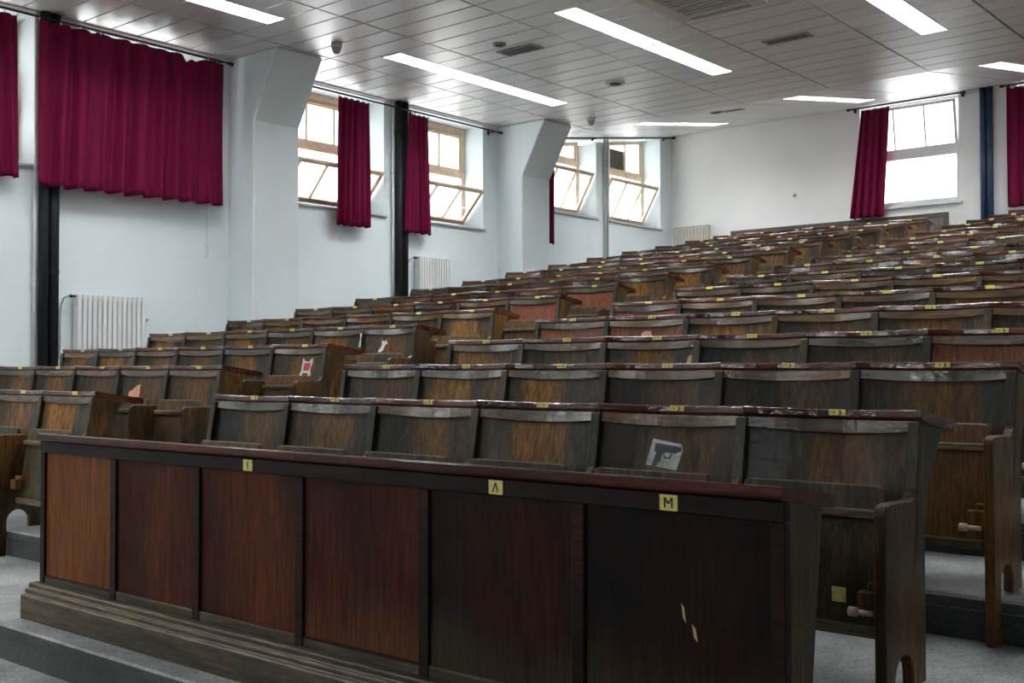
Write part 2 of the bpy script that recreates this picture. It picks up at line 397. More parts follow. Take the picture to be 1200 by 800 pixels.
# ------------------------------------------------------------------ ceiling: metal tiles on a dark backing, light openings left free
TX = [-10.297 + 1.172*k for k in range(0, 12)]; TYP = .2945
FIX = []         # (xcentre, y0, y1) light units
for xc in (-8.535, -6.235, -3.87, -1.53, .815):  # last run is unseen, added to light the bench ends from the right
    for y0 in ((-5.10, -3.625) if xc < -3 else ()) + ((-.69, .785) if xc < -5 else ()) + ((3.73, 5.205) if xc < 0 else ()) + (8.165, 9.64):  # pair level with the viewer is unseen, added for frontal light
        FIX.append((xc, y0, y0+1.465))
    FIX.append((xc, 12.80, 13.97)); FIX.append((xc, 13.985, 15.15))
FW = .135
EQ = []
bm = bmesh.new()
gap = .018
def tile(x0, x1, y0, y1):
    if x1-x0 < .03 or y1-y0 < .02: return
    z0, z1 = ceil_z(y0), ceil_z(y1)
    t = random.uniform(-.0008, .0008)
    q = [(x0, y0, z0+t), (x1, y0, z0+t), (x1, y1, z1-t), (x0, y1, z1-t)]
    top = [(x0, y0, z0+.012), (x1, y0, z0+.012), (x1, y1, z1+.012), (x0, y1, z1+.012)]
    hexa(bm, q+top)
ys = []
y = 6.66-TYP*50
while y < YBRK: ys.append(y); y += TYP
ys[-1:] = [ys[-1], YBRK]
y = YBRK
while y < YBACK: y += TYP; ys.append(min(y, YBACK))
for j in range(len(ys)-1):
    y0, y1 = ys[j]+gap/2, ys[j+1]-gap/2
    for i in range(len(TX)-1):
        x0, x1 = max(TX[i], XWALL-.41)+gap*.6, min(TX[i+1], XRIGHT)-gap*.6
        spans = [(x0, x1)]
        ym = (y0+y1)/2
        for xc, a, b in FIX:
            if a-.01 < ym < b+.01:
                ns = []
                for s0, s1 in spans:
                    if s0 < xc < s1: ns += [(s0, xc-FW-.004), (xc+FW+.004, s1)]
                    else: ns.append((s0, s1))
                spans = ns
        for ex0, ex1, ey0, ey1 in EQ:
            if ey0 < ym < ey1:
                ns = []
                for s0, s1 in spans:
                    if s1 < ex0 or s0 > ex1: ns.append((s0, s1))
                    else: ns += [(s0, ex0-.004), (ex1+.004, s1)]
                spans = ns
        for s0, s1 in spans: tile(s0, s1, y0, y1)
ce = struct('ceiling', bm, 'ceil')
bm = bmesh.new()      # backing deck above the tiles
for (ya, yb) in ((YFRONT-.3, YBRK), (YBRK, YBACK+.42)):
    za, zb = ceil_z(ya)+.11, ceil_z(yb)+.11
    hexa(bm, [(XWALL-.42, ya, za), (XRIGHT+.3, ya, za), (XRIGHT+.3, yb, zb), (XWALL-.42, yb, zb),
              (XWALL-.42, ya, za+.05), (XRIGHT+.3, ya, za+.05), (XRIGHT+.3, yb, zb+.05), (XWALL-.42, yb, zb+.05)])
o = obj('ceiling_deck', bm, 'soil', ce)
# white edge strip between the tiles and the left wall (shadow angle)
bm = bmesh.new()
box(bm, XWALL, XWALL+.03, YFRONT, YBRK, ZC+ZO-.02, ZC+ZO+.01); obj('edge_angle', bm, 'plastic', ce)

# ceiling light units
def ceiling_light(xc, y0, y1, label):
    z = ceil_z((y0+y1)/2); ang = math.atan(SLOPE) if y0 > YBRK else 0
    t = thing('ceiling_light', label, 'light', (xc, (y0+y1)/2, z), 'recessed fluorescent ceiling lights')
    t.rotation_euler = (ang, 0, 0)
    h = (y1-y0)/2/math.cos(ang) if ang else (y1-y0)/2
    bm = bmesh.new()
    box(bm, -FW, -FW+.012, -h, h, -.003, .06); box(bm, FW-.012, FW, -h, h, -.003, .06)
    box(bm, -FW+.012, FW-.012, -h, -h+.012, -.003, .06); box(bm, -FW+.012, FW-.012, h-.012, h, -.003, .06)
    obj('frame', bm, 'louver', t)
    bm = bmesh.new(); box(bm, -FW+.012, FW-.012, -h+.012, h-.012, .04, .058); obj('diffuser', bm, 'tube', t)
    bm = bmesh.new()
    n = 24
    box(bm, -.004, .004, -h+.012, h-.012, .002, .036)
    for k in range(1, n):
        y = -h + 2*h*k/n
        for s in (-1, 1):
            a, b = (s*.007, s*(FW-.013)); x0, x1 = min(a, b), max(a, b)
            hexa(bm, [(x0, y-.001, .002), (x1, y-.001, .002), (x1, y+.001, .002), (x0, y+.001, .002),
                      (x0, y-.004, .03), (x1, y-.004, .03), (x1, y+.004, .03), (x0, y+.004, .03)])
    obj('louver', bm, 'louver_blade', t)
colname = {-8.535: 'in the run of lights nearest the left windows', -6.235: 'in the run of lights second from the left windows', -3.87: 'in the run of lights third from the left windows', -1.53: 'in the run of lights fourth from the left windows', .815: 'in the run of lights added unseen on the right'}
pos = ['first', 'second', 'third', 'fourth', 'fifth', 'sixth', 'seventh', 'eighth', 'ninth', 'tenth']
cnt = {}
for xc, a, b in FIX:
    k = cnt.get(xc, 0); cnt[xc] = k+1
    ceiling_light(xc, a, b, 'lit ceiling light, %s %s' % (pos[k], colname[xc].replace('in the run of lights', 'in the run')))

# ------------------------------------------------------------------ windows
def opening_window(n, a, b, s, hop_h, hop_dx, board=False):
    """left wall window: fixed three-pane upper sash, transom, lower hopper tilted into the room"""
    z0 = s+ZO; xo, xi = XWALL-.40, XWALL-.34
    far = a > 12.3; h1, h2 = (.025, .05) if far else (.07, .135)
    wt = bpy.data.objects.new('window_%d' % n, None); C.objects.link(wt); wt['kind'] = 'structure'
    wt.location = (XWALL-.37, (a+b)/2, z0)
    base = Vector(wt.location)
    def part(name, bm, mat, parent=wt, bevel=0.):
        bmesh.ops.translate(bm, verts=bm.verts, vec=-base)
        return obj(name, bm, mat, parent, bevel=bevel)
    bm = bmesh.new()
    m = .06
    low = hop_h + .115                         # underside of the transom above the sill
    box(bm, xo, xi, a, b, z0, z0+m)
    for (p, q) in ((a, a+m), (b-m, b)):
        hexa(bm, [(xo, p, z0+m), (xi, p, z0+m), (xi, q, z0+m), (xo, q, z0+m), (xo, p, top_open(p)), (xi, p, top_open(p)), (xi, q, top_open(q)), (xo, q, top_open(q))])
    ta, tb = top_open(a+m), top_open(b-m)
    hexa(bm, [(xo, a+m, ta-h1), (xi, a+m, ta-h1), (xi, b-m, tb-h1), (xo, b-m, tb-h1), (xo, a+m, ta), (xi, a+m, ta), (xi, b-m, tb), (xo, b-m, tb)])
    box(bm, xo, xi+.02, a+m, b-m, z0+low, z0+low+.085)
    fr = part('window_frame', bm, 'frame', bevel=.004)
    # slatted ventilator under the head
    bm = bmesh.new()
    for k in range(0 if far else 3):
        d = .075+.018*k
        hexa(bm, [(xi-.01, a+m, ta-d-.008), (xi+.012, a+m, ta-d-.008), (xi+.012, b-m, tb-d-.008), (xi-.01, b-m, tb-d-.008),
                  (xi-.01, a+m, ta-d), (xi+.012, a+m, ta-d), (xi+.012, b-m, tb-d), (xi-.01, b-m, tb-d)])
    if far: bm.free()
    else: part('vent_slats', bm, 'frame')
    # upper sash
    bm = bmesh.new()
    u0 = z0+low+.085; ya, yb = a+m, b-m; mm = .035
    x0, x1 = xo+.01, xi-.012
    box(bm, x0, x1, ya, yb, u0, u0+.045)
    step = (yb-ya)/3
    for yy, wd in ((ya, mm), (yb-mm, mm), (ya+step-.014, .028), (ya+2*step-.014, .028)):
        p, q = yy, yy+wd
        hexa(bm, [(x0, p, u0+.045), (x1, p, u0+.045), (x1, q, u0+.045), (x0, q, u0+.045), (x0, p, top_open(p)-h2), (x1, p, top_open(p)-h2), (x1, q, top_open(q)-h2), (x0, q, top_open(q)-h2)])
    hexa(bm, [(x0, ya, top_open(ya)-h2), (x1, ya, top_open(ya)-h2), (x1, yb, top_open(yb)-h2), (x0, yb, top_open(yb)-h2),
              (x0, ya, top_open(ya)-h1), (x1, ya, top_open(ya)-h1), (x1, yb, top_open(yb)-h1), (x0, yb, top_open(yb)-h1)])
    us = part('upper_sash', bm, 'frame', bevel=.003)
    bm = bmesh.new()
    xg = (x0+x1)/2
    hexa(bm, [(xg-.002, ya+mm, u0+.04), (xg+.002, ya+mm, u0+.04), (xg+.002, yb-mm, u0+.04), (xg-.002, yb-mm, u0+.04),
              (xg-.002, ya+mm, top_open(ya)-h2+.005), (xg+.002, ya+mm, top_open(ya)-h2+.005), (xg+.002, yb-mm, top_open(yb)-h2+.005), (xg-.002, yb-mm, top_open(yb)-h2+.005)])
    part('pane', bm, 'glass', us)
    if board:
        bm = bmesh.new()
        box(bm, x0-.02, x0-.004, 14.60, 15.20, u0+.03, top_open(14.6)-.06)
        part('brown_board', bm, 'ext_board', us)
    # hopper sash
    L_ = math.hypot(hop_dx, hop_h*.0+math.sqrt(max(hop_h**2-hop_dx**2, .01)))
    ang = math.asin(hop_dx/hop_h)
    hp = Matrix.Translation((xi+.005, 0, z0+.075)) @ Matrix.Rotation(ang, 4, 'Y')
    bm = bmesh.new(); ya, yb = a+m-.01, b-m+.01; w_ = .05
    box(bm, -.03, .01, ya, yb, 0, w_+.015); box(bm, -.03, .01, ya, yb, hop_h-w_, hop_h)
    step = (yb-ya)/3
    for p, q in ((ya, ya+w_), (yb-w_, yb), (ya+step-.012, ya+step+.012), (ya+2*step-.012, ya+2*step+.012)):
        box(bm, -.028, .008, p, q, w_, hop_h-w_)
    bmesh.ops.transform(bm, matrix=hp, verts=bm.verts)
    hs = part('hopper_sash', bm, 'frame', bevel=.003)
    bm = bmesh.new(); box(bm, -.012, -.008, ya+w_-.005, yb-w_+.005, w_-.005, hop_h-w_+.005)
    bmesh.ops.transform(bm, matrix=hp, verts=bm.verts); part('pane', bm, 'glass', hs)
    bm = bmesh.new()       # stay arm of the hopper, at its far side
    topc = hp @ Vector((0, b-m, hop_h*.55))
    tube(bm, [(xi, b-m-.012, z0+.30), (topc.x, b-m-.012, topc.z)], .006, 6); part('stay', bm, 'steel', hs)
    bm = bmesh.new(); box(bm, XWALL-.34, XWALL+.035, a-.03, b+.03, z0-.03, z0)
    part('window_sill', bm, 'sill', bevel=.004)
HOP = [(.585, .40)]*4 + [(.60, .02), (.60, .02), (.585, .40), (.585, .40), (.69, .34), (.69, .34)]
for i, (a, b, s) in enumerate(WINS):
    opening_window(i+1, a, b, s, HOP[i][0], HOP[i][1], board=(i == 9))

def back_window(n, a, b, s):
    z0 = s+ZO; zt = ceil_z(YBACK)-.02; y0, y1 = YBACK+.10, YBACK+.16
    wt = bpy.data.objects.new('window_%d' % n, None); C.objects.link(wt); wt['kind'] = 'structure'
    wt.location = ((a+b)/2, YBACK+.13, z0); base = Vector(wt.location)
    def part(name, bm, mat, parent=wt, bevel=0.):
        bmesh.ops.translate(bm, verts=bm.verts, vec=-base); return obj(name, bm, mat, parent, bevel=bevel)
    bm = bmesh.new(); m = .045
    box(bm, a, b, y0, y1, z0, z0+m); box(bm, a, b, y0, y1, zt-m, zt); box(bm, a, a+m, y0, y1, z0+m, zt-m); box(bm, b-m, b, y0, y1, z0+m, zt-m)
    box(bm, a+m, b-m, y0-.02, y1, 3.04+ZO, 3.16+ZO)
    part('window_frame', bm, 'whiteframe', bevel=.003)
    bm = bmesh.new(); box(bm, a+m, b-m, y0+.02, y0+.05, z0+m, z0+m+.04)
    box(bm, a+m, a+m+.03, y0+.02, y0+.05, z0+m+.04, 3.04+ZO); box(bm, b-m-.03, b-m, y0+.02, y0+.05, z0+m+.04, 3.04+ZO)
    ls = part('lower_sash', bm, 'whiteframe')
    bm = bmesh.new(); box(bm, a+m+.02, b-m-.02, y0+.033, y0+.037, z0+m+.02, 3.05+ZO); part('pane', bm, 'glass', ls)
    # upper sash tilted in at the top
    H = zt-m-(3.16+ZO)-.004; hp = Matrix.Translation((0, y1-.05, 3.162+ZO)) @ Matrix.Rotation(math.radians(9), 4, 'X')
    bm = bmesh.new(); x0, x1 = a+m+.004, b-m-.004; H2 = H*.985
    box(bm, x0, x1, -.018, .018, 0, .035); box(bm, x0, x1, -.018, .018, H2-.035, H2)
    st = (x1-x0)/3
    for p, q in ((x0, x0+.035), (x1-.035, x1), (x0+st-.01, x0+st+.01), (x0+2*st-.01, x0+2*st+.01)): box(bm, p, q, -.016, .016, .035, H2-.035)
    bmesh.ops.transform(bm, matrix=hp, verts=bm.verts); us = part('upper_sash', bm, 'whiteframe')
    bm = bmesh.new(); box(bm, x0+.03, x1-.03, -.002, .002, .03, H2-.03); bmesh.ops.transform(bm, matrix=hp, verts=bm.verts); part('pane', bm, 'glass', us)
    bm = bmesh.new(); box(bm, a-.03, b+.04, YBACK-.05, YBACK+.10, z0-.03, z0); part('window_sill', bm, 'wall', bevel=.004)
M['whiteframe'] = plain('white window paint', (.72, .72, .74), .45, 0, .05, 14)
for i, (a, b, s) in enumerate(BW): back_window(11+i, a, b, s)

# ------------------------------------------------------------------ curtains and rods
def curtain(label, axis, base, top, bot, ztop, zbot, folds, amp, seed, dips=(), group='crimson curtains at the windows', rz=3.2):
    """a hanging cloth: axis 'Y' runs along the left wall (x=base), 'X' along the back wall (y=base)"""
    rnd = random.Random(seed)
    nu, nv = folds*16, 26
    ph = [rnd.uniform(-1.3, 1.3) for _ in range(folds+2)]; am = [rnd.uniform(.3, 1.4) for _ in range(folds+2)]
    t = thing('curtain', label, 'curtain', (base, (top[0]+top[1])/2, ztop(0.5)) if axis == 'Y' else ((top[0]+top[1])/2, base, ztop(.5)), group)
    bl = Vector(t.location)
    bm = bmesh.new(); V = []
    for j in range(nv+1):
        v = j/nv; row = []
        for i in range(nu+1):
            u = i/nu; k = u*folds; ki = int(min(k, folds)); fr = k-ki
            a = am[ki]*(1-fr)+am[ki+1]*fr; p = ph[ki]*(1-fr)+ph[ki+1]*fr
            g = .55+.45*v
            off = amp*a*g*math.sin(2*PI*k+p+.6*math.sin(3*v+seed)) + amp*.3*math.sin(2*PI*k*2.3+seed+2*v)*v
            q = top[0]+(top[1]-top[0])*u; qb = bot[0]+(bot[1]-bot[0])*u
            s = q*(1-v)+qb*v + .25*amp*math.cos(2*PI*k+p)*v
            sag = .018*(1-abs(math.cos(PI*k)))*(1-v)**6
            for (c, w_, d_) in dips: sag += d_*math.exp(-((u-c)/w_)**2)*(1-v)**3
            zt, zb = ztop(u), zbot(u)
            z = zt+(zb-zt)*v - sag + .008*math.sin(2*PI*k+1)*v
            co = (base+off, s, z) if axis == 'Y' else (s, base+off, z)
            row.append(bm.verts.new(Vector(co)-bl))
        V.append(row)
    for j in range(nv):
        for i in range(nu): bm.faces.new((V[j][i], V[j][i+1], V[j+1][i+1], V[j+1][i]))
    me = mesh('cloth', bm, True); o = inst('cloth', me, M['curtain'], t)
    sm = o.modifiers.new('s', 'SOLIDIFY'); sm.thickness = .003
    for k in range(folds+1):
        u = k/folds; q = top[0]+(top[1]-top[0])*u; z = ztop(u)
        hb = bmesh.new(); tube(hb, [(0, 0, -.012), (0, 0, max(.004, rz+ZO-.013-z))], .005, 6)
        c = Vector((base, q, z) if axis == 'Y' else (q, base, z))-bl
        obj('curtain_hook', hb, 'plastic', t, c)
    return t
XC = -9.86
zc_ = lambda z: z+ZO
rodz1 = 3.235+ZO
curtain('crimson curtain at the left edge, beside the bare white window reveal', 'Y', XC, (3.75, 4.80), (3.72, 4.83), lambda u: 3.19+ZO, lambda u: 1.72+ZO, 9, .030, 3, rz=3.225)
curtain('wide crimson curtain drawn across a whole window above the radiator with a cord below', 'Y', XC+.035, (4.99, 7.00), (4.97, 6.99), lambda u: 3.195+ZO, lambda u: 1.675+.03*u+ZO, 10, .048, 11, dips=((.775, .022, .06), (.82, .02, .045)), rz=3.225)
curtain('narrow crimson curtain gathered in front of the open window left of the black pipe', 'Y', XC, (8.60, 9.07), (8.55, 9.08), lambda u: 3.165+ZO, lambda u: 1.675+ZO, 5, .035, 5)
curtain('narrow crimson curtain gathered just right of the tall black pipe', 'Y', XC, (9.74, 10.08), (9.68, 10.15), lambda u: 3.165+ZO, lambda u: 1.68+ZO, 4, .035, 9)
curtain('thin sliver of crimson curtain beside the far pilaster', 'Y', XC, (12.42, 12.66), (12.40, 12.68), lambda u: 3.255+ZO, lambda u: 1.78+ZO, 3, .03, 21, rz=3.266)
YC = YBACK-.13
curtain('crimson curtain drawn aside at the left of the bright back window', 'X', YC, (-6.64, -6.22), (-6.82, -6.31), lambda u: 3.80+ZO, lambda u: 2.20+ZO, 4, .04, 14, rz=3.835)
curtain('crimson curtain at the right edge of the back wall beside the flare-blue pipe', 'X', YC, (-4.60, -3.10), (-4.61, -3.08), lambda u: 3.80+ZO, lambda u: 2.17+ZO, 9, .035, 17, rz=3.835)

def rod(label, p0, p1, brackets):
    t = thing('curtain_rod', label, 'curtain rod', p0, 'curtain rods under the ceiling'); b0 = Vector(p0)
    p0, p1 = Vector(p0), Vector(p1)
    bm = bmesh.new(); tube(bm, [p0-b0, p1-b0], .011, 8); obj('pole', bm, 'rod', t)
    d = (p1-p0).normalized()
    for e in (p0, p1):
        bm = bmesh.new(); tube(bm, [e-b0-d*.025, e-b0+d*.025], .02, 8); obj('end_cap', bm, 'rod', t)
    for q, wall in brackets:
        c = p0+(p1-p0)*q
        bm = bmesh.new(); w = Vector(wall)
        e = c + w
        tube(bm, [c-b0, e-b0], .008, 6); 
        n = w.normalized(); side = Vector((.02, .02, .02))
        c2 = e-b0
        box(bm, c2.x-(.004 if abs(n.x) > .5 else .02), c2.x+(.004 if abs(n.x) > .5 else .02), c2.y-(.004 if abs(n.y) > .5 else .02), c2.y+(.004 if abs(n.y) > .5 else .02), c2.z-.03, c2.z+.03)
        obj('bracket', bm, 'rod', t)
rod('long black curtain rod above the wide drawn crimson curtain', (XC, 3.5, 3.225+ZO), (XC, 7.10, 3.225+ZO), [(q, (-.132, 0, 0)) for q in (.04, .60, .97)])
rod('black curtain rod over the two open windows with tilted sashes and black pipe between', (XC, 7.86, 3.20+ZO), (XC, 11.49, 3.20+ZO), [(q, (-.132, 0, 0)) for q in (.03, .56, .97)])
rod('black curtain rod rising with the sloping ceiling over the far windows', (XC, 12.25, 3.25+ZO), (XC, 15.90, 3.82+ZO), [(q, (-.132, 0, 0)) for q in (.03, .42, .97)])
rod('black curtain rod over the bright back window', (-6.84, YC, 3.835+ZO), (-5.17, YC, 3.835+ZO), [(q, (0, .124, 0)) for q in (.03, .97)])
rod('black curtain rod at the right edge of the back wall', (-4.66, YC, 3.835+ZO), (-3.0, YC, 3.835+ZO), [(q, (0, .124, 0)) for q in (.03, .97)])

# ------------------------------------------------------------------ pipes
def floor_at(y):
    z = 0
    for i, e in enumerate(edges):
        if y > e: z = tread_z(i+1)
    return z
def pipe_run(name, label, x, y, r, mat, collars=(), bx=0):
    z0, z1 = floor_at(y), ceil_z(y)-.004
    t = thing(name, label, 'pipe', (x, y, z0), 'vertical wall pipes')
    bm = bmesh.new(); tube(bm, [(0, 0, 0), (0, 0, z1-z0)], r, 14); obj('pipe_body', bm, mat, t, smooth=True)
    for c in collars:
        bm = bmesh.new(); tube(bm, [(0, 0, c-z0-.02), (0, 0, c-z0+.02)], r*1.05+.001, 14)
        obj('pipe_clip', bm, mat, t)
for y in (5.105, 5.205): pipe_run('drainpipe', 'thick black pipe on the left wall below the wide curtain, %s of the pair' % ('nearer' if y < 5.15 else 'farther'), XWALL+.055, y, .046, 'black', (ZO+.9, ZO+2.9))
pipe_run('heating_pipe', 'thin white pipe close beside the front pair of black pipes', XWALL+.03, 5.030, .016, 'whitepipe', (ZO+.78, ZO+1.30))
for y in (9.655, 9.755): pipe_run('drainpipe', 'thick black pipe between the two narrow curtains, %s of the pair' % ('nearer' if y < 9.7 else 'farther'), XWALL+.055, y, .046, 'black', (ZO+1.6, ZO+2.9))
pipe_run('heating_pipe', 'thin white pipe close beside the black pipes between the narrow curtains', XWALL+.03, 9.572, .014, 'whitepipe', (ZO+1.75, ZO+2.4))
for y in (14.07, 14.15): pipe_run('heating_pipe', 'thin grey pipe between the two far left windows, %s of the pair' % ('nearer' if y < 14.1 else 'farther'), XWALL+.03, y, .018, 'greypipe', (ZO+2.5, ZO+3.2))
for x in (-4.935, -4.845):
    z0, z1 = floor_at(16.0), ceil_z(16.0)-.004
    t = thing('drainpipe', 'thick black pipe tinted blue by flare on the back wall, %s of the pair' % ('nearer the window' if x < -4.9 else 'nearer the right curtain'), 'pipe', (x, YBACK-.055, z0), 'vertical wall pipes')
    bm = bmesh.new(); tube(bm, [(0, 0, 0), (0, 0, z1-z0)], .042, 14); obj('pipe_body', bm, 'flarepipe', t, smooth=True)
    bm = bmesh.new(); tube(bm, [(0, 0, 2.0), (0, 0, 2.05)], .0435, 14); obj('pipe_clip', bm, 'flarepipe', t)

# ------------------------------------------------------------------ radiators
def radiator(label, along, p, length, h, n, mat, bare_pipe=True, drop=0.):
    """p = lower near corner on the wall; along 'Y' on the left wall or 'X' on the back wall"""
    t = thing('radiator', label, 'radiator', p, 'white column radiators')
    def B(bm, u0, u1, d0, d1, z0, z1):
        if along == 'Y': box(bm, d0, d1, u0, u1, z0, z1)
        else: box(bm, u0, u1, -d1, -d0, z0, z1)
    bm = bmesh.new(); st = length/n
    for k in range(n):
        B(bm, k*st+st*.12, (k+1)*st-st*.12, .04, .135, .015, h-.015)
    fin(bm, .008, 2)
    B(bm, .01, length-.01, .055, .12, .02, .07); B(bm, .01, length-.01, .055, .12, h-.07, h-.02)
    obj('columns', bm, mat, t)
    bm = bmesh.new()
    for u in (.12*length, .88*length): B(bm, u-.012, u+.012, .002, .06, h-.10, h-.075); B(bm, u-.012, u+.012, .002, .06, .1, .125)
    obj('wall_bracket', bm, mat, t)
    def P(u, d, z): return (d, u, z) if along == 'Y' else (u, -d, z)
    bm = bmesh.new(); tube(bm, [P(-.03, .087, h-.035), P(.012, .087, h-.035)], .011, 10); tube(bm, [P(-.028, .087, h-.035), P(-.055, .087, h-.035)], .015, 10)
    obj('valve', bm, 'dark' if bare_pipe else mat, t)
    bm = bmesh.new()
    tube(bm, [P(-.05, .087, h-.035), P(-.075, .080, h-.038), P(-.098, .06, h-.06), P(-.106, .03, h-.12), P(-.106, .016, h-.2), P(-.106, .016, -drop)], .007, 8)
    obj('feed_pipe', bm, 'greypipe' if bare_pipe else mat, t)
    bm = bmesh.new(); tube(bm, [P(length-.012, .087, .05), P(length+.05, .087, .05), P(length+.05, .002, .05)], .014, 8); obj('return_pipe', bm, mat, t)
radiator('white column radiator on the left wall beside the front black pipes', 'Y', (XWALL, 5.40, .09+ZO), .72, .63, 14, 'radiator')
radiator('white column radiator on the left wall right of the middle black pipes', 'Y', (XWALL, 9.935, .80+ZO), .58, .62, 13, 'radiator')
radiator('cream column radiator on the back wall in the far left corner', 'X', (-9.83, YBACK, 1.72+ZO), .60, .63, 14, 'cream_plastic', False, 1.72+ZO-tread_z(17))

# small wall things
bm = bmesh.new(); box(bm, 0, .03, -.03, .03, -.012, .012); tube(bm, [(.02, 0, 0), (.055, 0, 0)], .012, 8)
o = obj('wall_tap', bm, 'cream_plastic', None, (XWALL+.002, 6.19, .49+ZO)); tag(o, 'small pale tap stub on the left wall right of the front radiator', 'tap')
t = thing('pull_cord', 'pale pull cord hanging knotted below the wide crimson curtain', 'cord', (XWALL+.05, 6.87, 1.15+ZO))
bm = bmesh.new(); tube(bm, [(0, 0, .09), (.004, .004, .2), (0, 0, .7)], .004, 6); obj('cord_string', bm, 'cord', t)
bm = bmesh.new()
for k in range(3):
    a = k*2.1; tube(bm, [(.0, .0, .12), (.015*math.cos(a), .03*math.sin(a)+.01, .10+.03*k), (.01, .02*math.cos(a), .05+.03*k), (0, 0, .12)], .004, 6)
tube(bm, [(0, 0, .10), (.003, -.004, .03), (0, 0, 0)], .005, 6); obj('knot', bm, 'cord', t)
t = thing('wall_socket', 'small black socket on a pale plate on the plain back wall', 'socket', (-7.77, YBACK, 2.67+ZO))
bm = bmesh.new(); box(bm, -.035, .035, -.012, 0, -.035, .035); obj('plate', bm, 'plastic', t, bevel=.003)
bm = bmesh.new(); tube(bm, [(0, -.022, 0), (0, -.011, 0)], .016, 10); obj('socket_face', bm, 'black', t)
t = thing('wall_board', 'grey-brown framed wooden board along the back wall behind the last left bench', 'board', (-7.15, YBACK, tread_z(17)))
h = 2.2+ZO-tread_z(17); l = 1.72
bm = bmesh.new(); box(bm, -l, l, -.03, -.002, 0, h-.06); obj('panel', bm, 'wall_board', t)
bm = bmesh.new(); box(bm, -l, l, -.05, -.0305, h-.06, h); box(bm, -l, -l+.06, -.05, -.0305, 0, h-.06); box(bm, l-.06, l, -.05, -.0305, 0, h-.06); box(bm, -l, l, -.03, -.002, h-.06, h)
obj('frame', bm, 'board_frame', t, bevel=.004)

# ------------------------------------------------------------------ ceiling fittings
def detector(label, x, y):
    t = thing('smoke_detector', label, 'smoke detector', (x, y, ceil_z(y)), 'ceiling smoke detectors')
    bm = bmesh.new(); lathe(bm, [(.055, 0), (.058, -.02), (.05, -.035)], (0, 0, -.001)); obj('base', bm, 'cream_plastic', t)
    bm = bmesh.new(); lathe(bm, [(.05, -.036), (.046, -.05), (.034, -.085), (.02, -.10)], (0, 0, 0)); obj('sensor_head', bm, 'vent', t)
detector('round smoke detector on the ceiling beside the nearer pilaster', -8.68, 7.54)
detector('round smoke detector on the ceiling near the far pilaster', -8.68, 11.95)
def speaker(label, x, y, r, depth, mat):
    z = ceil_z(y); t = thing('ceiling_speaker', label, 'speaker', (x, y, z), 'round ceiling speakers')
    if y > YBRK: t.rotation_euler = (math.atan(SLOPE), 0, 0)
    bm = bmesh.new(); lathe(bm, [(r, 0), (r, -.012), (r*.82, -.022), (r*.62, -.014)], (0, 0, -.001)); obj('rim', bm, mat, t)
    bm = bmesh.new(); lathe(bm, [(r*.62, -.0145), (r*.4, -.02), (r*.1, -.018)], (0, 0, 0)); obj('grille', bm, 'dark', t)
speaker('round beige ceiling speaker near the left end of the second light run', -7.39, 10.65, .115, 0, 'cream_plastic')
speaker('round dark ceiling speaker next to the slotted vent between the light runs', -7.40, 8.60, .07, 0, 'vent')
speaker('round dark speaker on the far sloping ceiling', -7.45, 13.07, .075, 0, 'vent')
def vent(label, x, y, l, w):
    z = ceil_z(y); t = thing('ceiling_vent', label, 'vent', (x, y, z), 'slotted ceiling vents')
    if y > YBRK: t.rotation_euler = (math.atan(SLOPE), 0, 0)
    bm = bmesh.new(); m = .025
    box(bm, -l, l, -w, -w+m, -.012, -.002); box(bm, -l, l, w-m, w, -.012, -.002); box(bm, -l, -l+m, -w+m, w-m, -.012, -.002); box(bm, l-m, l, -w+m, w-m, -.012, -.002)
    obj('frame', bm, 'vent', t, bevel=.003)
    bm = bmesh.new(); box(bm, -l+m, l-m, -w+m, w-m, -.006, -.002); obj('backing', bm, 'dark', t)
    bm = bmesh.new()
    n = max(3, int(l*2/.035))
    for k in range(1, n): 
        xx = -l+2*l*k/n; box(bm, xx-.004, xx+.004, -w+m, w-m, -.0105, -.0065)
    obj('slats', bm, 'vent', t)
vent('dark slotted ceiling vent beside the round dark speaker', -7.37, 8.90, .24, .11)
vent('dark narrow ceiling vent right of the middle light run', -5.07, 10.33, .25, .08)
vent('thin dark vent on the far sloping ceiling beside the dark speaker', -7.28, 13.22, .14, .07)
t = thing('air_conditioner', 'square white air conditioner cassette in the ceiling at the top edge', 'air conditioner', (-5.075, 8.615, ceil_z(8.6)-.024))
bm = bmesh.new(); a = .455; g = .30
for sx, sy in ((0, -1), (0, 1), (-1, 0), (1, 0)):
    if sx == 0: box(bm, -a, a, min(sy*g, sy*a), max(sy*g, sy*a), -.035, .02)
    else: box(bm, min(sx*g, sx*a), max(sx*g, sx*a), -g, g, -.035, .02)
obj('fascia', bm, 'cream_plastic', t, bevel=.012, seg=2)
bm = bmesh.new(); box(bm, -g, g, -g, g, -.005, .02); obj('intake_backing', bm, 'dark', t)
bm = bmesh.new()
for k in range(1, 9): yy = -g+2*g*k/9; box(bm, -g, g, yy-.010, yy+.010, -.028, -.012)
obj('vent_grille', bm, 'cream_plastic', t)
for sy in (-1, 1):
    bm = bmesh.new(); box(bm, -.30, .30, sy*.385-.028, sy*.385+.028, -.040, -.0355); obj('air_flap', bm, 'vent', t)

